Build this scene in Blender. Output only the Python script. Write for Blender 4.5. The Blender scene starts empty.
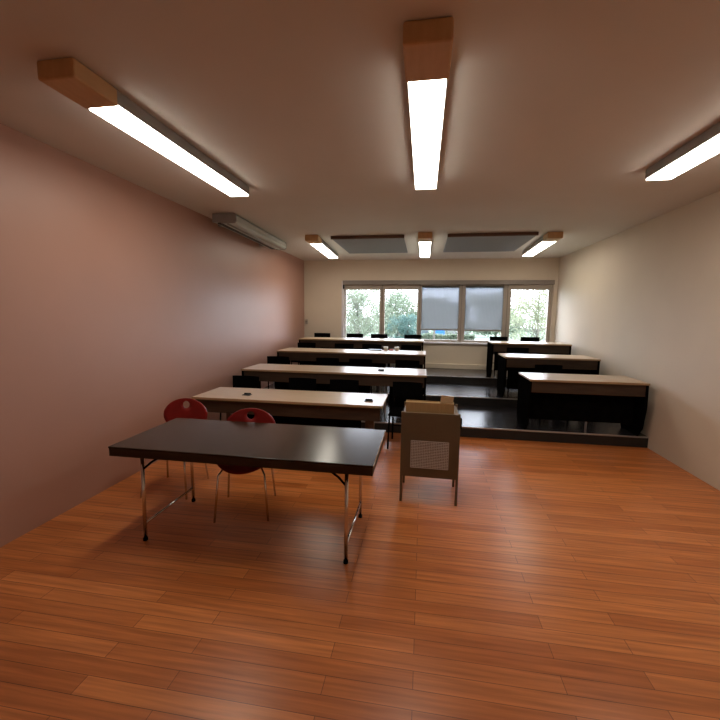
import bpy, bmesh, math, random
from mathutils import Vector, Matrix, noise
random.seed(7)
scene = bpy.context.scene
COL = scene.collection

# ------------------------------------------------------------------ camera
def make_camera():
    # room axes: X right along the window wall, Y towards it, Z up
    f = 390.0
    ey = Vector((424 - 360, -(315 - 360), -f)).normalized()
    ex = -Vector((-2000 - 360, -(287 - 360), -f)); ex = (ex - ex.dot(ey) * ey).normalized()
    ez = ex.cross(ey)
    R = Matrix((ex, ey, ez))            # rows are room axes seen by the lens -> camera-to-room rotation
    cam = bpy.data.cameras.new('camera'); cam.lens = f / 720 * 36; cam.sensor_width = 36
    cam.clip_end = 400
    o = bpy.data.objects.new('camera', cam); COL.objects.link(o)
    o.matrix_world = Matrix.Translation((0, 0, 1.70)) @ R.to_4x4()
    scene.camera = o
make_camera()

# ------------------------------------------------------------------ light: bright overcast sky
SKY = 5.0
w = bpy.data.worlds.new('overcast_sky'); scene.world = w; w.use_nodes = True
w.node_tree.nodes['Background'].inputs[0].default_value = (.90, .94, 1.08, 1)
w.node_tree.nodes['Background'].inputs[1].default_value = SKY
scene.view_settings.view_transform = 'Standard'
scene.view_settings.look = 'None'
scene.view_settings.exposure = 1.40
scene.view_settings.gamma = 1.0
scene.view_settings.use_curve_mapping = False
LAMP_POWER = 6.0

# ------------------------------------------------------------------ materials
def mat(name, col, rough=0.6, metal=0.0, col2=None, scale=(1, 1, 1), nscale=6.0, detail=3.0, bump=0.0,
        spec=0.5, emit=None, sheen=0.0, coat=0.0, lo=.35, hi=.65):
    m = bpy.data.materials.new(name); m.use_nodes = True
    nt = m.node_tree; b = nt.nodes['Principled BSDF']
    b.inputs['Base Color'].default_value = (*col, 1)
    b.inputs['Roughness'].default_value = rough
    b.inputs['Metallic'].default_value = metal
    b.inputs['Specular IOR Level'].default_value = spec
    b.inputs['Coat Weight'].default_value = coat
    if emit:
        b.inputs['Emission Color'].default_value = (*emit[0], 1)
        b.inputs['Emission Strength'].default_value = emit[1]
    tc = nt.nodes.new('ShaderNodeTexCoord'); mp = nt.nodes.new('ShaderNodeMapping')
    mp.inputs['Scale'].default_value = scale
    nz = nt.nodes.new('ShaderNodeTexNoise'); nz.inputs['Scale'].default_value = nscale
    nz.inputs['Detail'].default_value = detail
    nt.links.new(tc.outputs['Object'], mp.inputs[0]); nt.links.new(mp.outputs[0], nz.inputs['Vector'])
    if col2:
        r = nt.nodes.new('ShaderNodeValToRGB')
        r.color_ramp.elements[0].position = lo; r.color_ramp.elements[1].position = hi
        r.color_ramp.elements[0].color = (*col, 1); r.color_ramp.elements[1].color = (*col2, 1)
        nt.links.new(nz.outputs['Fac'], r.inputs[0]); nt.links.new(r.outputs[0], b.inputs['Base Color'])
    if bump:
        bp = nt.nodes.new('ShaderNodeBump'); bp.inputs['Strength'].default_value = bump
        bp.inputs['Distance'].default_value = 0.01
        nt.links.new(nz.outputs['Fac'], bp.inputs['Height']); nt.links.new(bp.outputs[0], b.inputs['Normal'])
    return m

M = {}
M['mauve'] = mat('mauve_wall_paint', (.42, .225, .170), .42, col2=(.435, .235, .178), nscale=1.5, bump=.02)
M['cream'] = mat('cream_wall_paint', (.67, .57, .455), .7, col2=(.69, .59, .47), nscale=2, bump=.02)
M['ceiling'] = mat('ceiling_paint', (.66, .61, .56), .8, col2=(.68, .63, .58), nscale=2)
M['dark_tread'] = mat('dark_stair_vinyl', (.012, .010, .012), .24, spec=.8, col2=(.022, .018, .021), scale=(1, 8, 1), nscale=3, bump=.04)
M['riser'] = mat('black_riser_board', (.010, .008, .007), .6, col2=(.014, .011, .009), nscale=8)
M['nosing'] = mat('aluminium_nosing', (.45, .42, .40), .35, .8, col2=(.5, .47, .44), nscale=20)
M['frame'] = mat('beige_window_frame', (.40, .34, .28), .5, col2=(.42, .355, .295), nscale=6)
M['frame_grey'] = mat('grey_blind_case', (.24, .20, .175), .5, col2=(.26, .22, .19), nscale=6)
M['sill'] = mat('white_sill', (.72, .70, .74), .35, col2=(.76, .74, .78), nscale=6)
M['black'] = mat('black_fabric', (.0030, .0028, .003), .85, col2=(.005, .0048, .005), nscale=60, spec=0)
M['blackp'] = mat('black_panel', (.0022, .002, .002), .9, col2=(.004, .0036, .0034), nscale=12, spec=0)
M['desktop'] = mat('pale_oak_laminate', (.50, .37, .245), .30, col2=(.56, .42, .285), scale=(1, 8, 1), nscale=4)
M['edge'] = mat('oak_edge_band', (.33, .20, .10), .5, col2=(.38, .24, .12), scale=(1, 8, 8), nscale=6)
M['fascia'] = mat('dark_brown_board', (.045, .026, .017), .55, col2=(.060, .036, .022), scale=(1, 6, 6), nscale=4, spec=.3)
M['brownleg'] = mat('brown_leg_wood', (.075, .040, .024), .5, col2=(.09, .05, .03), scale=(8, 8, 1), nscale=5)
M['steel'] = mat('pale_steel', (.55, .55, .56), .3, .7, col2=(.6, .6, .61), nscale=30)
M['chrome'] = mat('chrome', (.72, .72, .73), .15, 1.0, col2=(.76, .76, .77), nscale=30)
M['tabletop'] = mat('grey_brown_laminate', (.024, .016, .011), .22, col2=(.030, .020, .014), nscale=5, spec=.34)
M['tableedge'] = mat('dark_table_edge', (.034, .022, .012), .5, col2=(.042, .027, .015), scale=(1, 8, 8), nscale=5, spec=.3)
M['tablelip'] = mat('pale_table_lip', (.30, .20, .13), .45, col2=(.34, .23, .15), nscale=8)
M['red'] = mat('red_lacquered_shell', (.20, .012, .011), .4, col2=(.24, .015, .013), nscale=8, spec=.25)
M['cart'] = mat('brown_cart_board', (.125, .084, .048), .6, col2=(.14, .095, .054), scale=(1, 8, 1), nscale=4, spec=.3)
M['grille'] = mat('perforated_grille', (.50, .45, .41), .5, col2=(.58, .52, .48), nscale=60, spec=.4)
M['cardboard'] = mat('cardboard', (.36, .22, .095), .85, col2=(.40, .25, .11), scale=(20, 1, 1), nscale=5)
M['paper'] = mat('cream_paper', (.78, .68, .53), .8, col2=(.8, .7, .55), nscale=10)
M['lampwood'] = mat('tan_lamp_cap', (.56, .34, .16), .55, col2=(.60, .37, .18), scale=(6, 1, 1), nscale=6)
M['lampcase'] = mat('grey_lamp_case', (.26, .25, .24), .4, col2=(.28, .27, .26), nscale=10)
M['lampglow'] = mat('lamp_diffuser', (.9, .9, .85), .4, emit=((1, .93, .80), LAMP_POWER))
M['acoustic'] = mat('grey_acoustic_felt', (.24, .24, .265), .9, col2=(.26, .26, .285), nscale=40, bump=.05)
M['acedge'] = mat('brown_panel_edge', (.10, .05, .035), .6, col2=(.12, .06, .04), nscale=10)
M['case'] = mat('screen_case_enamel', (.44, .46, .43), .35, col2=(.47, .49, .46), nscale=10)
M['casedark'] = mat('screen_slot_dark', (.02, .02, .02), .6, col2=(.03, .03, .03), nscale=10)
M['plastic'] = mat('white_plastic', (.62, .60, .57), .4, col2=(.66, .64, .61), nscale=20)
M['redplastic'] = mat('red_plastic', (.45, .04, .05), .4, col2=(.5, .05, .06), nscale=20)
M['blueplastic'] = mat('black_plastic', (.012, .012, .014), .4, col2=(.016, .016, .018), nscale=20)
M['grass'] = mat('pale_grass', (.050, .085, .052), .9, col2=(.075, .11, .07), nscale=.8, detail=6)
M['asphalt'] = mat('pale_path', (.09, .09, .088), .9, col2=(.11, .11, .108), nscale=3)
M['bark'] = mat('grey_bark', (.09, .08, .07), .9, col2=(.13, .12, .10), nscale=8)
def leaf(name, a, b):
    m = mat(name, a, .7, col2=b, nscale=2.2, detail=4, spec=.1)
    nt = m.node_tree; p = nt.nodes['Principled BSDF']; src = p.inputs['Base Color'].links[0].from_socket
    t = nt.nodes.new('ShaderNodeBsdfTranslucent'); mx = nt.nodes.new('ShaderNodeMixShader'); mx.inputs[0].default_value = .5
    nt.links.new(src, t.inputs[0]); nt.links.new(p.outputs[0], mx.inputs[1]); nt.links.new(t.outputs[0], mx.inputs[2])
    nt.links.new(mx.outputs[0], nt.nodes['Material Output'].inputs[0]); return m
M['leaf_green'] = leaf('mid_green_leaves', (.12, .155, .11), (.18, .215, .15))  # leaf tones are lightened, putting a haze over the trees into their colour
M['leaf_teal'] = leaf('blue_green_leaves', (.062, .115, .105), (.10, .16, .14))
M['leaf_light'] = leaf('yellow_green_leaves', (.20, .22, .14), (.26, .28, .19))
M['leaf_spring'] = leaf('sparse_spring_leaves', (.14, .17, .12), (.21, .24, .175))
M['carblue'] = mat('blue_car_paint', (.004, .045, .13), .6, spec=.1, col2=(.005, .05, .14), nscale=2)
M['cargrey'] = mat('grey_car_paint', (.02, .028, .03), .6, spec=.1, col2=(.024, .03, .034), nscale=2)
M['tyre'] = mat('tyre_rubber', (.02, .02, .02), .8, col2=(.03, .03, .03), nscale=20)
M['carglass'] = mat('car_glass', (.02, .03, .04), .3, spec=.1, col2=(.11, .15, .17), nscale=2)
M['bwall'] = mat('pale_render', (.12, .12, .125), .9, col2=(.14, .14, .145), nscale=2)
M['broof'] = mat('grey_roof', (.10, .12, .15), .9, col2=(.12, .14, .17), nscale=4)

# plank floor
def plank_floor():
    m = bpy.data.materials.new('orange_plank_floor'); m.use_nodes = True
    nt = m.node_tree; b = nt.nodes['Principled BSDF']
    tc = nt.nodes.new('ShaderNodeTexCoord')
    br = nt.nodes.new('ShaderNodeTexBrick'); br.offset = .37
    br.inputs['Scale'].default_value = 1; br.inputs['Brick Width'].default_value = 1.1
    br.inputs['Row Height'].default_value = .095; br.inputs['Mortar Size'].default_value = .0015
    br.inputs['Color1'].default_value = (.52, .155, .038, 1); br.inputs['Color2'].default_value = (.70, .245, .072, 1)
    br.inputs['Mortar'].default_value = (.16, .05, .018, 1); br.inputs['Bias'].default_value = .0
    mp = nt.nodes.new('ShaderNodeMapping'); mp.inputs['Scale'].default_value = (1.2, 26, 1)
    nz = nt.nodes.new('ShaderNodeTexNoise'); nz.inputs['Scale'].default_value = 1.6; nz.inputs['Detail'].default_value = 5
    mx = nt.nodes.new('ShaderNodeMix'); mx.data_type = 'RGBA'; mx.blend_type = 'MULTIPLY'
    rp = nt.nodes.new('ShaderNodeValToRGB')
    rp.color_ramp.elements[0].position = .3; rp.color_ramp.elements[0].color = (.68, .62, .58, 1)
    rp.color_ramp.elements[1].position = .7; rp.color_ramp.elements[1].color = (1.1, 1.1, 1.1, 1)
    nt.links.new(tc.outputs['Object'], br.inputs['Vector']); nt.links.new(tc.outputs['Object'], mp.inputs[0])
    nt.links.new(mp.outputs[0], nz.inputs['Vector']); nt.links.new(nz.outputs['Fac'], rp.inputs[0])
    mx.inputs['Factor'].default_value = 1
    nt.links.new(br.outputs['Color'], mx.inputs[6]); nt.links.new(rp.outputs[0], mx.inputs[7])
    nt.links.new(mx.outputs[2], b.inputs['Base Color'])
    b.inputs['Roughness'].default_value = .30; b.inputs['Specular IOR Level'].default_value = .5
    return m
M['floor'] = plank_floor()

def glass_mat():
    m = bpy.data.materials.new('clear_window_glass'); m.use_nodes = True
    nt = m.node_tree; nt.nodes.remove(nt.nodes['Principled BSDF'])
    out = nt.nodes['Material Output']
    t = nt.nodes.new('ShaderNodeBsdfTransparent'); t.inputs[0].default_value = (.97, .985, .98, 1)
    g = nt.nodes.new('ShaderNodeBsdfGlossy'); g.inputs['Roughness'].default_value = .02
    fr = nt.nodes.new('ShaderNodeFresnel'); fr.inputs[0].default_value = 1.25
    mx = nt.nodes.new('ShaderNodeMixShader')
    nt.links.new(fr.outputs[0], mx.inputs[0]); nt.links.new(t.outputs[0], mx.inputs[1]); nt.links.new(g.outputs[0], mx.inputs[2])
    nt.links.new(mx.outputs[0], out.inputs[0]); return m
M['glass'] = glass_mat()

def blind_mat():
    m = bpy.data.materials.new('grey_screen_blind'); m.use_nodes = True
    nt = m.node_tree; nt.nodes.remove(nt.nodes['Principled BSDF']); out = nt.nodes['Material Output']
    t = nt.nodes.new('ShaderNodeBsdfTransparent'); t.inputs[0].default_value = (.35, .365, .39, 1)
    d = nt.nodes.new('ShaderNodeBsdfTranslucent'); d.inputs[0].default_value = (.30, .29, .28, 1)
    tc = nt.nodes.new('ShaderNodeTexCoord'); wv = nt.nodes.new('ShaderNodeTexWave'); wv.wave_type = 'BANDS'; wv.bands_direction = 'X'
    wv.inputs['Scale'].default_value = 10; wv.inputs['Distortion'].default_value = .4
    mr = nt.nodes.new('ShaderNodeMapRange'); mr.inputs[3].default_value = .46; mr.inputs[4].default_value = .54
    mx = nt.nodes.new('ShaderNodeMixShader')
    nt.links.new(tc.outputs['Object'], wv.inputs[0]); nt.links.new(wv.outputs['Fac'], mr.inputs[0])
    nt.links.new(mr.outputs[0], mx.inputs[0]); nt.links.new(t.outputs[0], mx.inputs[1]); nt.links.new(d.outputs[0], mx.inputs[2])
    nt.links.new(mx.outputs[0], out.inputs[0]); return m
M['blind'] = blind_mat()

# ------------------------------------------------------------------ mesh helpers
def bx(bm, x0, x1, y0, y1, z0, z1, bev=0.0, rot=None, seg=2):
    r = bmesh.ops.create_cube(bm, size=1)
    vs = r['verts']
    c = Vector(((x0 + x1) / 2, (y0 + y1) / 2, (z0 + z1) / 2))
    for v in vs:
        v.co = Vector((v.co.x * (x1 - x0), v.co.y * (y1 - y0), v.co.z * (z1 - z0)))
    if bev:
        es = list({e for v in vs for e in v.link_edges})
        rr = bmesh.ops.bevel(bm, geom=es, offset=bev, segments=seg, affect='EDGES', profile=.5)
        vs = list({v for f in rr['faces'] for v in f.verts} | {v for v in vs if v.is_valid})
    for v in vs:
        if rot is not None: v.co = rot @ v.co
        v.co += c
    return bm

def tube(bm, pts, r, n=10, cap=True):
    pts = [Vector(p) for p in pts]
    rings = []
    up0 = None
    for i, p in enumerate(pts):
        if i == 0: d = pts[1] - p
        elif i == len(pts) - 1: d = p - pts[-2]
        else: d = (pts[i + 1] - p).normalized() + (p - pts[i - 1]).normalized()
        d.normalize()
        if up0 is None:
            up0 = Vector((0, 0, 1)) if abs(d.z) < .9 else Vector((1, 0, 0))
        a = d.cross(up0).normalized(); b2 = a.cross(d).normalized(); up0 = b2
        rr = r[i] if isinstance(r, (list, tuple)) else r
        rings.append([bm.verts.new(p + (a * math.cos(t) + b2 * math.sin(t)) * rr) for t in [2 * math.pi * k / n for k in range(n)]])
    for A, B in zip(rings, rings[1:]):
        for k in range(n):
            bm.faces.new((A[k], A[(k + 1) % n], B[(k + 1) % n], B[k]))
    if cap:
        bm.faces.new(rings[0][::-1]); bm.faces.new(rings[-1])
    return bm

def prism(bm, poly, axis, a0, a1):
    """extrude a 2-D outline along an axis ('x','y','z')"""
    def P(u, v, a):
        return {'x': (a, u, v), 'y': (u, a, v), 'z': (u, v, a)}[axis]
    A = [bm.verts.new(P(u, v, a0)) for u, v in poly]; B = [bm.verts.new(P(u, v, a1)) for u, v in poly]
    n = len(poly)
    for k in range(n): bm.faces.new((A[k], A[(k + 1) % n], B[(k + 1) % n], B[k]))
    bm.faces.new(A[::-1]); bm.faces.new(B)
    bmesh.ops.recalc_face_normals(bm, faces=bm.faces)
    return bm

def nb(): return bmesh.new()

def obj(name, bm, m, parent=None, smooth=False, kind=None):
    me = bpy.data.meshes.new(name)
    bmesh.ops.recalc_face_normals(bm, faces=bm.faces)
    bm.to_mesh(me); bm.free()
    if smooth:
        for p in me.polygons: p.use_smooth = True
    me.materials.append(m)
    o = bpy.data.objects.new(name, me); COL.objects.link(o)
    if parent is not None: o.parent = parent
    if kind: o['kind'] = kind
    return o

def struct(name, bm, m, parent=None, **k):
    return obj(name, bm, m, parent, kind=None if parent is not None else 'structure', **k)

def thing(name, label, cat, loc=(0, 0, 0), rz=0.0, group=None):
    o = bpy.data.objects.new(name, None); COL.objects.link(o)
    o.empty_display_size = .1
    o.location = loc; o.rotation_euler = (0, 0, rz)
    o['label'] = label; o['category'] = cat
    if group: o['group'] = group
    return o

def tag(o, label, cat, group=None, kind=None):
    o['label'] = label; o['category'] = cat
    if group: o['group'] = group
    if kind: o['kind'] = kind
    return o

def dup(root, loc, rz, label, group=None):
    r = root.copy(); COL.objects.link(r)
    r.location = loc; r.rotation_euler = (0, 0, rz); r['label'] = label
    if group: r['group'] = group
    for ch in list(root.children):
        c = ch.copy(); COL.objects.link(c); c.parent = r
        for g in list(ch.children):
            d = g.copy(); COL.objects.link(d); d.parent = c
    return r

# ------------------------------------------------------------------ the room
XL, XR = -2.965, 2.95          # mauve side wall, cream side wall
YB, H = 9.50, 3.00             # window wall, ceiling
YF = -1.40                     # wall behind the photographer
RIS = .145                     # height of a tier
YA, YB2, YC = 5.50, 6.90, 8.25 # riser lines
T = .12

bm = nb(); bx(bm, XL, XR, YF, YB, -.10, 0)
struct('floor', bm, M['floor'])

for k, (y, h) in enumerate(((YA, RIS), (YB2, 2 * RIS), (YC, 3 * RIS))):
    t = struct('floor_tier', bx(nb(), XL, XR, y, YB, h - RIS if k else .0, h - .004), M['riser'])
    struct('tread', bx(nb(), XL, XR, y + .012, (YB if k == 2 else (YB2, YC)[k]), h - .004, h + .001), M['dark_tread'], t)
    struct('nosing', bx(nb(), XL, XR, y - .008, y + .014, h - .014, h + .003, .003), M['nosing'], t)

# side wall
struct('wall_left', bx(nb(), XL - T, XL, YF - T, YB + .22, -.10, H + .08), M['mauve'])
struct('wall_right', bx(nb(), XR, XR + T, YF - T, YB + .22, -.10, H + .08), M['cream'])
struct('wall_front', bx(nb(), XL, XR, YF - T, YF, -.10, H + .08), M['cream'])
# window wall with its opening
WX0, WZ0, WZ1 = -2.00, 1.06, 2.50
bm = nb()
WX1 = 2.87
bx(bm, XL, WX0, YB, YB + .22, -.10, H + .08); bx(bm, WX1, XR, YB, YB + .22, -.10, H + .08)
bx(bm, WX0, WX1, YB, YB + .22, -.10, WZ0)
bx(bm, WX0, WX1, YB, YB + .22, WZ1, H + .08)
struct('wall_back', bm, M['cream'])
struct('ceiling', bx(nb(), XL, XR, YF, YB, H, H + .08), M['ceiling'])
struct('baseboard_back', bx(nb(), XL + .001, XR, YB - .07, YB - .001, 3 * RIS + .002, 3 * RIS + .115, .006), M['cream'])
struct('trim_1', bx(nb(), WX0, WX1, YB - .05, YB + .10, WZ0 - .035, WZ0 + .002, .005), M['sill'])
struct('trim_2', bx(nb(), WX0 + .02, WX1, YB - .04, YB + .07, WZ1 - .085, WZ1 + .012, .004), M['frame_grey'])
struct('trim_3', bx(nb(), WX0 - .008, WX0 + .052, YB - .012, YB + .16, WZ0, WZ1 - .002, .003), M['sill'])
tag(obj('blind_bracket', bx(nb(), WX0 + .03, WX0 + .06, YB - .052, YB - .014, 2.31, 2.41, .004), M['blackp']),
    'small black bracket at the upper left corner of the window band', 'bracket')

# windows: frame, pane; two with screens
FZ0, FZ1 = WZ0 + .005, WZ1 - .001
cells = [(-1.955, -1.015, 'a'), (-1.015, -.105, 'b'), (-.105, .865, 'c'), (.865, 1.89, 'd'), (1.89, 2.87, 'e')]
panes = [(-1.915, -1.075), (-.950, -.165), (-.060, .800), (.955, 1.795), (1.975, 2.79)]
yF0, yF1 = YB + .06, YB + .13
for n, ((c0, c1, _), (p0, p1)) in enumerate(zip(cells, panes), 1):
    ztop = 2.30 if n in (1, 2, 5) else 2.345
    zb = 1.115
    bm = nb()
    bx(bm, c0 + .001, p0, yF0, yF1, FZ0, FZ1, .004)
    bx(bm, p1, c1 - .001, yF0, yF1, FZ0, FZ1, .004)
    bx(bm, p0, p1, yF0, yF1, ztop, FZ1)
    bx(bm, p0, p1, yF0, yF1, FZ0, zb)
    wroot = struct('window_%d' % n, bm, M['frame'])
    obj('pane', bx(nb(), p0, p1, yF0 + .03, yF0 + .042, zb, ztop), M['glass'], wroot)
# slim grey mullion strips between sashes
for k, x in enumerate((-1.012, -.108, .868, 1.893)):
    struct('trim_%d' % (4 + k), bx(nb(), x - .010, x + .010, yF0 - .012, yF0 + .004, FZ0, FZ1, .003), M['frame_grey'])
for (x0, x1, lab) in ((-.065, .805, 'grey screen blind pulled down over the middle pane, left of its pair'),
                      (.950, 1.800, 'grey screen blind pulled down, right of its pair, nearer the right desks')):
    b = thing('roller_blind', lab, 'blind', ((x0 + x1) / 2, YB + .045, 1.35), 0, 'lowered screen blinds')
    hw = (x1 - x0) / 2
    obj('fabric', bx(nb(), -hw, hw, -.0015, .0015, .02, 1.03), M['blind'], b)
    obj('bottom_bar', bx(nb(), -hw, hw, -.010, .010, -.012, .022, .004), M['frame_grey'], b)
    bm = nb(); tube(bm, [(-hw, 0, 1.045), (hw, 0, 1.045)], .022, 12); obj('roller', bm, M['frame_grey'], b, True)

# thermostat beside the corner
t = thing('thermostat', 'small cream thermostat on the window wall by the mauve corner', 'thermostat', (-2.90, YB, 1.50))
obj('body', bx(nb(), -.030, .030, -.030, 0, -.060, .060, .008), M['frame'], t)
bm = nb(); tube(bm, [(0, -.028, .01), (0, -.052, .01)], .020, 14); obj('dial', bm, M['frame_grey'], t, True)

# ------------------------------------------------------------------ ceiling fittings
def ceiling_lamp(x, y0, y1, label):
    t = thing('ceiling_light', label, 'ceiling light', (x, (y0 + y1) / 2, H), 0, 'long ceiling lights')
    hl = (y1 - y0) / 2; z0, z1 = -.095, -.001
    obj('end_cap', bx(nb(), -.112, .112, -hl, -hl + .30, z0 - .004, z1, .012), M['lampwood'], t)
    obj('housing', bx(nb(), -.105, .105, -hl + .30, hl, z0 + .012, z1, .006), M['lampcase'], t)
    bm = nb(); bx(bm, -.098, .098, -hl + .31, hl - .01, z0 - .002, z0 + .014, .004)
    obj('diffuser', bm, M['lampglow'], t)
    return t
l = ceiling_lamp(-1.93, 6.42, 8.50, 'lit ceiling light with tan end, nearest the mauve wall')
l.rotation_euler[2] = math.radians(3.0)
ceiling_lamp(-.02, 6.42, 8.50, 'lit ceiling light with tan end, between the two grey ceiling panels')
l = ceiling_lamp(2.00, 6.60, 8.52, 'lit ceiling light at the right of both grey ceiling panels')
l.rotation_euler[2] = math.radians(-2.0)
for x, lab in ((-1.93, 'lit ceiling light above the dark table, beside the mauve wall'), (-.02, 'lit ceiling light over the front floor, middle of the room'), (2.0, 'lit ceiling light over the front floor, on the right')):
    ceiling_lamp(x, 1.9, 3.98, lab)

for (x0, x1, lab) in ((-1.575, -.365, 'flat grey acoustic ceiling panel left of the middle lamp'),
                      (.345, 1.70, 'flat grey acoustic ceiling panel right of the middle lamp')):
    t = thing('ceiling_panel', lab, 'ceiling panel', ((x0 + x1) / 2, 7.4, H), 0, 'grey ceiling panels')
    hw = (x1 - x0) / 2
    obj('felt_panel', bx(nb(), -hw, hw, -.80, .80, -.045, -.012, .003), M['acoustic'], t)
    obj('front_edge', bx(nb(), -hw - .01, hw + .01, -.83, -.80, -.055, -.004, .003), M['acedge'], t)
    bm = nb()
    for sx in (-1, 1):
        for sy in (-1, 1): bx(bm, sx * (hw - .1) - .02, sx * (hw - .1) + .02, sy * .6 - .02, sy * .6 + .02, -.013, -.001)
    obj('spacer', bm, M['lampcase'], t)

t = thing('projection_screen_case', 'long pale metal screen case fixed along the top of the mauve wall', 'screen case', (-2.66, 6.35, 2.93), math.radians(2))
prof = [(-.17, .055), (.13, .055), (.15, .03), (.15, -.035), (.12, -.060), (-.05, -.060), (-.06, -.045), (-.17, -.045)]
obj('case', prism(nb(), prof, 'y', -1.40, .68), M['case'], t)
obj('end_cap', prism(nb(), [(u * 1.03, v * 1.08) for u, v in prof], 'y', .68, .70), M['lampcase'], t)
obj('end_cap', prism(nb(), [(u * 1.03, v * 1.08) for u, v in prof], 'y', -1.42, -1.40), M['lampcase'], t)
obj('slot', bx(nb(), -.12, -.06, -1.38, .67, -.060, -.044), M['casedark'], t)
obj('wall_bracket', bx(nb(), -.26, -.165, -1.10, -1.04, -.03, .04), M['lampcase'], t)
obj('wall_bracket', bx(nb(), -.28, -.165, .44, .50, -.03, .04), M['lampcase'], t)
bm = nb(); tube(bm, [(.02, -1.39, -.066), (.02, .67, -.066)], .012, 8); obj('weight_bar', bm, M['lampcase'], t, True)

# ------------------------------------------------------------------ black chairs behind the desks
def black_chair():
    t = thing('student_chair', 'black chair', 'chair')
    bm = nb(); bx(bm, -.20, .20, -.21, .20, .425, .460, .014)
    obj('seat', bm, M['black'], t)
    bm = nb(); n = 8                    # curved back rest (its back is towards +y; sitter faces -y)
    front, back = [], []
    for i in range(n + 1):
        u = -1 + 2 * i / n; x = .20 * u; yy = .20 + .035 * (1 - u * u)
        front.append((x, yy - .010)); back.append((x, yy + .012))
    prism(bm, front + back[::-1], 'z', .60, .80)
    obj('backrest', bm, M['black'], t)
    for sx in (-1, 1):
        bm = nb(); tube(bm, [(sx * .185, -.17, .43), (sx * .195, -.20, 0)], .011, 8); obj('leg', bm, M['blackp'], t, True)
        bm = nb(); tube(bm, [(sx * .185, .225, .74), (sx * .185, .195, .43), (sx * .195, .22, 0)], .011, 8); obj('leg', bm, M['blackp'], t, True)
    bm = nb(); tube(bm, [(-.19, .21, .20), (.19, .21, .20)], .009, 8); obj('stretcher', bm, M['blackp'], t, True)
    return t
chair0 = black_chair()
first = [True]
def put_chair(x, y, z, rz, label, group):
    if first[0]:
        first[0] = False
        chair0.location = (x, y, z); chair0.rotation_euler = (0, 0, rz); chair0['label'] = label; chair0['group'] = group
        return chair0
    return dup(chair0, (x, y, z), rz, label, group)

rowname = ['nearest pale desk', 'second pale desk from the front', 'third pale desk from the front', 'rearmost pale desk']
rows_y = [4.06, 5.37, 6.80, 8.08]
rows_z = [0, RIS, 2 * RIS, 3 * RIS]
cx = [-2.44, -1.62, -1.05, -.25]
who = ['nearest the mauve wall', 'second from the mauve wall', 'third from the mauve wall', 'at the aisle end']
for r in range(4):
    for i, x in enumerate(cx):
        yy = rows_y[r] + (.93 if r < 3 else .98)
        if r == 0:
            x = [-2.50, -1.66, -1.05, -.20][i]
        if r == 1 and i == 0: x -= .07
        put_chair(x, yy, rows_z[r], math.radians(random.uniform(-4, 4)),
                  'black chair behind the %s, %s' % (rowname[r], who[i]), 'black chairs behind the left desks')
put_chair(1.71, 8.98, rows_z[3], math.radians(9), 'black chair at the left end of the rearmost right desk', 'black chairs behind the right desks')
put_chair(2.37, 9.06, rows_z[3], 0, 'black chair in front of the brightest window, at the rearmost right desk', 'black chairs behind the right desks')
put_chair(1.80, 7.72, rows_z[2], math.radians(-3), 'black chair between the middle and rearmost right desks', 'black chairs behind the right desks')
put_chair(1.95, 6.25, rows_z[1], 0, 'black chair behind the nearest right desk', 'black chairs behind the right desks')

# ------------------------------------------------------------------ pale tiered desks
def tier_desk(x0, x1, y0, y1, z, label, legs='panel', posts=(), group='pale tiered desks', panels=()):
    t = thing('lecture_desk', label, 'desk', ((x0 + x1) / 2, y0, z), 0, group)
    c = (x0 + x1) / 2; a, b = x0 - c, x1 - c; D = y1 - y0; top = .73
    obj('desktop', bx(nb(), a + .003, b - .003, .004, D, top - .024, top, .003), M['desktop'], t)
    bm = nb(); bx(bm, a, b, -.002, .004, top - .026, top - .001); obj('edge_band', bm, M['edge'], t)
    dz = .155
    obj('fascia', bx(nb(), a + .03, b - .03, .030, .050, top - .024 - dz, top - .0245), M['fascia'], t)
    if legs == 'square':
        for yy in (.055, D - .08):
            for xx in ((a + .055, b - .155) if yy < .1 else (a + .12, b - .27)):
                obj('leg', bx(nb(), xx, xx + .055, yy, yy + .055, 0, top - .0245, .004), M['brownleg'], t)
        obj('rear_rail', bx(nb(), a + .176, b - .271, D - .06, D - .04, top - .09, top - .0245), M['fascia'], t)
    else:
        for xx in (a + .004, b - .030):
            ys = [(.16, 0), (D - .10, 0), (D - .02, .12), (D - .02, top - .0245), (.012, top - .0245), (.012, top - .35), (.06, .12)]
            bm = nb(); prism(bm, ys, 'x', xx, xx + .026)
            obj('end_panel', bm, M['blackp'], t)
    for (q0, q1) in panels:
        obj('modesty_panel', bx(nb(), q0 - c, q1 - c, .150, .164, .16, top - .0245), M['blackp'], t)
    for px in posts:
        pb = nb(); tube(pb, [(px - c, .185, 0.002), (px - c, .185, top - .0245)], .013, 10)
        obj('post', pb, M['steel'], t, True)
    return t

tier_desk(-2.625, -.405, 4.06, 4.70, 0, 'pale desk with brown legs, nearest of the left tiers, behind the dark table', 'square', panels=((-2.20, -.66),))
tier_desk(-2.655, .062, 5.37, 6.03, RIS, 'pale desk on the first dark step, second of the left tiers', posts=(-2.21, -.60, -.52), panels=((-2.19, -.74), (-.46, .02)))
tier_desk(-2.655, .052, 6.80, 7.48, 2 * RIS, 'pale desk on the middle dark step with papers on it', posts=(-1.97, -.64, -.54), panels=((-2.21, -.68), (-.48, .01)))
tier_desk(-2.655, .010, 8.08, 8.72, 3 * RIS, 'pale desk nearest the windows, rearmost of the left tiers', posts=(-2.02, -.60), panels=((-2.21, -.68), (-.48, -.03)))
tier_desk(1.405, 2.84, 5.37, 6.02, RIS, 'pale desk at the right edge, nearest of the right tiers', posts=(2.2,), panels=((1.45, 2.75),))
tier_desk(1.365, 2.84, 6.80, 7.46, 2 * RIS, 'pale desk at the right, middle of the right tiers', posts=(2.2,), panels=((1.45, 2.75),))
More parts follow.
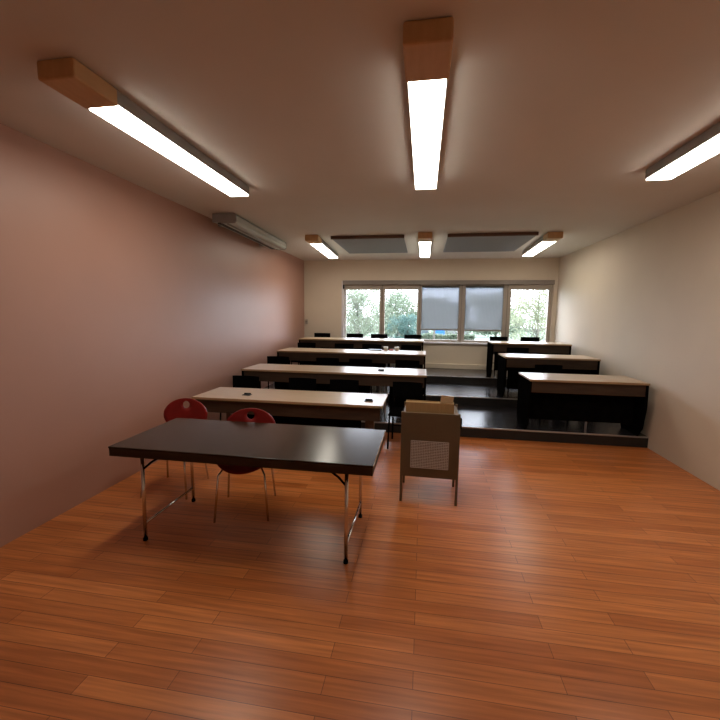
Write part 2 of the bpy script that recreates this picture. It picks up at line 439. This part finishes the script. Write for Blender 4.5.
tier_desk(1.36, 2.84, 8.08, 8.72, 3 * RIS, 'pale desk at the right under the windows, rearmost of the right tiers', posts=(1.95,), panels=((1.44, 2.75),))

# things on the desks
def socket(x, y, z, label):
    t = thing('desk_socket', label, 'socket', (x, y, z), 0, 'flip-up desk sockets')
    obj('plate', bx(nb(), -.050, .050, -.034, .034, .0005, .006, .002), M['blueplastic'], t)
    obj('flap', bx(nb(), -.040, .040, .006, .022, .006, .022, .003), M['blueplastic'], t)
socket(-2.05, 4.29, .731, 'black socket on the nearest pale desk, near the mauve wall')
socket(-.585, 4.27, .731, 'black socket at the right end of the nearest pale desk')
socket(-.60, 5.66, .73 + RIS + .001, 'black socket on the second pale desk')
zz = .73 + 2 * RIS
t = thing('notebook', 'dark closed notebook lying on the desk of the middle step', 'notebook', (-.90, 7.36, zz + .001), math.radians(4))
obj('cover', bx(nb(), -.125, .125, -.075, .075, 0, .018, .003), M['blueplastic'], t)
obj('pages', bx(nb(), -.120, .128, -.072, .072, .003, .015), M['paper'], t)
for (x, lab) in ((-.70, 'white paper cup beside the dark notebook'), (-.49, 'white paper cup nearest the aisle on the middle desk')):
    bm = nb(); tube(bm, [(0, 0, 0), (0, 0, .07)], [.034, .046], 16); 
    o = obj('paper_cup', bm, M['plastic'], None, True); o.location = (x, 7.40, zz + .001)
    tag(o, lab, 'cup', 'white paper cups')
o = obj('pen_case', bx(nb(), -.045, .045, -.018, .018, 0, .022, .007), M['redplastic']); o.location = (-.595, 7.40, zz + .001)
tag(o, 'small red pen case between the two white cups', 'pen case')

# ------------------------------------------------------------------ front dark table
t = thing('folding_table', 'long dark brown table with folding steel legs, nearest of all', 'table', (-1.245, 2.37, 0))
L2 = .955; D = .795
obj('tabletop', bx(nb(), -L2, L2, 0, D, .728, .742, .003), M['tabletop'], t)
obj('table_edge', bx(nb(), -L2 + .004, L2 - .004, .004, D - .004, .672, .728), M['tableedge'], t)
bm = nb(); bx(bm, L2 - .003, L2 + .003, .002, D, .728, .741); obj('edge_band', bm, M['tablelip'], t)
for sx in (-1, 1):
    x0 = sx * (L2 - .20)
    fr = None
    bm = nb(); tube(bm, [(x0 + sx * .01, D / 2 - .30, .671), (x0 + sx * .01, D / 2 - .31, .012)], .013, 12); obj('leg', bm, M['chrome'], t, True)
    bm = nb(); tube(bm, [(x0 + sx * .01, D / 2 + .30, .671), (x0 + sx * .01, D / 2 + .31, .012)], .013, 12); obj('leg', bm, M['chrome'], t, True)
    bm = nb(); tube(bm, [(x0 + sx * .01, D / 2 - .31, .13), (x0 + sx * .01, D / 2 + .31, .13)], .010, 10); obj('stretcher', bm, M['chrome'], t, True)
    bm = nb(); tube(bm, [(x0 - sx * .17, D / 2 - .27, .668), (x0 - sx * .12, D / 2 - .28, .645), (x0 - sx * .05, D / 2 - .285, .60), (x0 + sx * .005, D / 2 - .30, .55)], .008, 8)
    obj('brace', bm, M['blackp'], t, True)
    for sy in (-1, 1):
        bm = nb(); tube(bm, [(x0 + sx * .01, D / 2 + sy * .31, 0), (x0 + sx * .01, D / 2 + sy * .31, .02)], .017, 12); obj('foot', bm, M['blackp'], t, True)

# ------------------------------------------------------------------ red shell chairs
def shell(poly_fn, rx, ry, thick, hole=None, n=40, rings=6, mat_=None):
    """elliptic dished shell in local u,v with an optional round hole; poly_fn maps (u,v)->point"""
    bm = nb(); g = []
    hc, hr = hole if hole else ((0, 0), 0.0)
    for k in range(rings + 1):
        s = k / rings; row = []
        for i in range(n):
            a = 2 * math.pi * i / n
            ou, ov = rx * math.cos(a), ry * math.sin(a)
            iu, iv = hc[0] + hr * math.cos(a), hc[1] + hr * math.sin(a)
            u, v = iu + (ou - iu) * s, iv + (ov - iv) * s
            row.append(bm.verts.new(poly_fn(u, v)))
        g.append(row)
    for A, B in zip(g, g[1:]):
        for i in range(n): bm.faces.new((A[i], A[(i + 1) % n], B[(i + 1) % n], B[i]))
    if not hole: bmesh.ops.contextual_create(bm, geom=g[0])
    bmesh.ops.recalc_face_normals(bm, faces=bm.faces)
    r = bmesh.ops.solidify(bm, geom=bm.faces[:], thickness=thick)
    return bm

def red_chair(loc, rz, label):
    t = thing('shell_chair', label, 'chair', loc, rz, 'red shell chairs')
    # sitter faces -y; back at +y
    def back(u, v):
        return Vector((u, .235 + .10 * (v + .15) - .35 * u * u, .668 + v))
    obj('backrest', shell(back, .228, .165, .011, ((0, .100), .036)), M['red'], t, True)
    def seat(u, v):
        return Vector((u, v - .02, .455 + .22 * u * u - (.30 * max(0, -v - .14)) + .5 * max(0, v - .12)))
    obj('seat', shell(seat, .235, .235, .011, ((0, 0), .002)), M['red'], t, True)
    bm = nb(); tube(bm, [(-.07, .17, .452), (-.07, .235, .50), (-.07, .262, .60)], .010, 8); obj('back_support', bm, M['chrome'], t, True)
    bm = nb(); tube(bm, [(.07, .17, .452), (.07, .235, .50), (.07, .262, .60)], .010, 8); obj('back_support', bm, M['chrome'], t, True)
    for sx in (-1, 1):
        for sy in (-1, 1):
            bm = nb(); tube(bm, [(sx * .08, sy * .06, .440), (sx * .15, sy * .13, .425), (sx * .185, sy * .185, .38), (sx * .215, sy * .225, 0)], .009, 8)
            obj('leg', bm, M['chrome'], t, True)
    bm = nb(); tube(bm, [(0, 0, .425), (0, 0, .447)], .09, 20); obj('seat_plate', bm, M['blackp'], t, True)
    return t
red_chair((-1.48, 3.045, 0), math.radians(14), 'red round-backed chair tucked under the dark table, its back hole in view')
red_chair((-2.33, 3.30, 0), math.radians(6), 'red round-backed chair at the left end of the dark table')

# ------------------------------------------------------------------ equipment cart with its box
t = thing('equipment_cart', 'brown panelled cart with a perforated grille, standing in the aisle', 'cart', (.085, 3.42, 0), math.radians(-1))
bm = nb(); bx(bm, -.245, .245, 0, .022, .245, .838, .004)
obj('back_panel', bm, M['cart'], t)
for sx in (-1, 1):
    for yy in (.0, .40):
        xa = sx * .247
        obj('leg', bx(nb(), xa - .011, xa + .011, yy, yy + .025, 0.0, .84, .003), M['cart'], t)
obj('top', bx(nb(), -.245, .245, .024, .425, .800, .822, .003), M['cart'], t)
obj('shelf', bx(nb(), -.235, .235, .026, .42, .26, .278, .003), M['cart'], t)
# grille: plate with rows of raised wires
bm = nb()
gx0, gx1, gz0, gz1 = -.165, .165, .335, .580
nx, nz = 22, 17
for i in range(nx + 1):
    x = gx0 + (gx1 - gx0) * i / nx; bx(bm, x - .0028, x + .0028, -.005, .0005, gz0, gz1)
for i in range(nz + 1):
    z = gz0 + (gz1 - gz0) * i / nz; bx(bm, gx0, gx1, -.006, -.001, z - .0028, z + .0028)
obj('grille', bm, M['grille'], t)
obj('side_knob', bx(nb(), .259, .272, .005, .05, .71, .80, .004), M['blackp'], t)

t = thing('cardboard_box', 'open cardboard box with a raised flap, on top of the brown cart', 'box', (.075, 3.46, .823), math.radians(-1))
bm = nb(); hw, dp, hh = .212, .10, .098
bx(bm, -hw, hw, 0, .005, 0, hh); bx(bm, -hw, hw, dp - .005, dp, 0, hh); bx(bm, -hw, -hw + .005, .005, dp - .005, 0, hh)
bx(bm, hw - .005, hw, .005, dp - .005, 0, hh); bx(bm, -hw + .005, hw - .005, .005, dp - .005, 0, .005); bx(bm, -hw + .005, hw - .005, .005, dp / 2 - .002, hh - .012, hh - .008); bx(bm, -hw + .005, hw - .005, dp / 2 + .002, dp - .005, hh - .012, hh - .008)
obj('body', bm, M['cardboard'], t)
bm = nb(); bx(bm, -.055, .055, -.002, .002, 0, .085, rot=Matrix.Rotation(.35, 3, 'X') @ Matrix.Rotation(.10, 3, 'Y'))
o = obj('flap', bm, M['paper'], t); o.location = (.150, .05, hh - .018)

# ------------------------------------------------------------------ outdoors
GZ = -1.9
struct('ground', bx(nb(), -60, 60, 10, 120, GZ - .1, GZ), M['grass'])
struct('path', bx(nb(), -60, 60, 58, 64, GZ, GZ + .015), M['asphalt'])

def tree(name, label, x, y, h, rad, leafm, n, leafsize, trunk=.12, low=.15, seed=1, group='trees outside the windows', zb=GZ, branches=26, flat=.8):
    rnd = random.Random(seed)
    t = thing(name, label, 'tree' if 'tree' in name else 'bush', (x, y, zb), 0, group)
    bm = nb(); tube(bm, [(0, 0, 0), (.05 * rad, 0, h * .35), (0, .03, h * .6), (.03, 0, h * .9)], [trunk, trunk * .8, trunk * .5, trunk * .12], 8)
    tips = []
    for k in range(branches):
        a = rnd.uniform(0, 2 * math.pi); z0 = h * rnd.uniform(low, .75); e = rnd.uniform(.5, 1.0) * rad
        p0 = Vector((0, 0, z0)); p2 = Vector((math.cos(a) * e, math.sin(a) * e * flat, z0 + h * rnd.uniform(.05, .3)))
        p2.z = min(p2.z, h * .97)
        p1 = (p0 + p2) / 2 + Vector((rnd.uniform(-.1, .1), rnd.uniform(-.1, .1), rnd.uniform(.0, .2))) * rad
        tube(bm, [p0, p1, p2], [trunk * .35, trunk * .22, trunk * .06], 5)
        for q in range(3):
            a2 = a + rnd.uniform(-.9, .9); s = rnd.uniform(.2, .45) * rad
            p3 = p1.lerp(p2, rnd.random()); p4 = p3 + Vector((math.cos(a2) * s, math.sin(a2) * s, rnd.uniform(.1, .6) * s))
            tube(bm, [p3, p4], [trunk * .14, trunk * .04], 4)
            tips.append(p4)
        tips.append(p2)
    obj('trunk', bm, M['bark'], t, True)
    bm = nb()
    blobs = []
    for k in range(16):
        a = rnd.uniform(0, 2 * math.pi); rr = rad * math.sqrt(rnd.random()) * .72
        z = h * rnd.uniform(low + .12, .86); sh = 1 - max(0, z / h - .55) * 1.3
        blobs.append((Vector((math.cos(a) * rr * sh, math.sin(a) * rr * flat * sh, z)), rad * rnd.uniform(.25, .42)))
    for k in range(n):
        if rnd.random() < .25 and tips:
            c = rnd.choice(tips) + Vector((rnd.gauss(0, .12), rnd.gauss(0, .12), rnd.gauss(0, .12))) * rad
        else:
            b, br = rnd.choice(blobs)
            d = Vector((rnd.gauss(0, 1), rnd.gauss(0, 1), rnd.gauss(0, 1))).normalized()
            c = b + d * br * (rnd.random() ** .4)
        if c.z > h or c.z < .05: continue
        s = leafsize * rnd.uniform(.6, 1.3)
        u = Vector((rnd.gauss(0, 1), rnd.gauss(0, 1), rnd.gauss(0, 1))).normalized()
        v = u.orthogonal().normalized(); v = (Matrix.Rotation(rnd.uniform(0, 6.28), 3, u) @ v)
        wv = u.cross(v)
        pts = [c - v * s, c + wv * s * .5, c + v * s, c - wv * s * .5]
        bm.faces.new([bm.verts.new(p) for p in pts])
    me = bpy.data.meshes.new('foliage'); bm.to_mesh(me); bm.free(); me.materials.append(leafm)
    o = bpy.data.objects.new('foliage', me); COL.objects.link(o); o.parent = t
    return t

tree('spring_tree', 'sparse budding tree seen through the leftmost pane', -4.9, 29, 6.3, 2.3, M['leaf_spring'], 13000, .055, .10, .12, 3, branches=46)
tree('spring_tree', 'sparse budding tree behind, at the left window jamb', -7.8, 46, 7.6, 2.8, M['leaf_spring'], 11000, .06, .10, .12, 5, branches=36)
tree('green_tree', 'rounded green tree seen through the second pane', -2.6, 39, 6.1, 3.1, M['leaf_green'], 20000, .085, .16, .12, 8)
tree('round_bush', 'blue-green bush low in the second pane', -1.35, 32, 3.7, 1.3, M['leaf_teal'], 9000, .06, .08, .12, 11, 'bushes outside the windows', flat=.9)
tree('green_tree', 'green tree at the left of the first lowered blind', 1.2, 47, 5.9, 2.0, M['leaf_green'], 8000, .12, .14, .36, 14)
tree('green_tree', 'broad green tree filling the second lowered blind', 9.4, 54, 6.6, 3.9, M['leaf_green'], 12000, .15, .16, .16, 17)
tree('pale_tree', 'yellow-green tree seen through the rightmost pane', 8.1, 30, 6.6, 2.3, M['leaf_light'], 12000, .06, .10, .12, 21, branches=40)
def hedge(x0, x1, y0, y1, h, leafm, label, seed):
    rnd = random.Random(seed); bm = nb()
    for k in range(16000):
        x = rnd.uniform(x0, x1); y = rnd.uniform(y0, y1)
        top = h * (.78 + .30 * noise.noise(Vector((x * .45, y * .3, seed))))
        z = top * rnd.random() ** .6
        s = .14 * rnd.uniform(.6, 1.3); c = Vector((x, y, z + GZ))
        u = Vector((rnd.gauss(0, 1), rnd.gauss(0, 1), rnd.gauss(0, 1))).normalized(); v = u.orthogonal().normalized(); wv = u.cross(v)
        bm.faces.new([bm.verts.new(p) for p in (c - v * s, c + wv * s * .6, c + v * s, c - wv * s * .6)])
    me = bpy.data.meshes.new('hedge'); bm.to_mesh(me); bm.free(); me.materials.append(leafm)
    o = bpy.data.objects.new('hedge', me); COL.objects.link(o)
    tag(o, label, 'hedge')
hedge(-20, 24, 66, 69, 4.2, M['leaf_green'], 'long green hedge at the far side of the lawn', 3)
hedge(-4, 7, 56, 57, 1.12, M['leaf_green'], 'low clipped hedge in front of the parked cars', 4)

# pale building between the two blinds
t = thing('house', 'pale house with grey roof between the trees behind the blinds', 'house', (6.0, 76, GZ))
obj('wall', bx(nb(), -2.8, 2.6, 0, 5, 0, 5.3), M['bwall'], t)
obj('roof', prism(nb(), [(-.5, 5.3), (5.5, 5.3), (5.2, 6.1), (-.2, 6.1)], 'x', -3.3, 3.1), M['broof'], t)
for x in (-1.5, -.2, 1.1): obj('window', bx(nb(), x - .3, x + .3, -.03, .02, 4.0, 4.9), M['carglass'], t)

def car(x, y, label, paint, s=1.0):
    t = thing('parked_car', label, 'car', (x, y, GZ + .016), math.pi / 2, 'cars on the path')
    prof = [(-2.0, .32), (-2.05, .62), (-1.9, .80), (-1.25, .88), (-.75, 1.33), (.55, 1.38), (1.25, .93), (1.9, .82), (2.05, .55), (2.0, .32)]
    bm = nb(); prism(bm, prof, 'y', -.82, .82); bmesh.ops.bevel(bm, geom=bm.edges[:], offset=.05, segments=2, affect='EDGES')
    obj('body', bm, paint, t)
    for sy in (-1, 1):
        bm = nb(); prism(bm, [(-1.05, .92), (-.66, 1.26), (.50, 1.30), (1.0, .95)], 'y', sy * .80, sy * .826); obj('window', bm, M['carglass'], t)
        for wx in (-1.25, 1.25):
            bm = nb(); tube(bm, [(wx, sy * .66, .32), (wx, sy * .84, .32)], .32, 20); obj('wheel', bm, M['tyre'], t, True)
    t.scale = (s, s, s)
    return t
car(2.3, 60.5, 'bright blue car seen below the first lowered blind', M['carblue'], 1)
car(-.1, 60.8, 'dark grey car left of the bright blue car', M['cargrey'], 1)
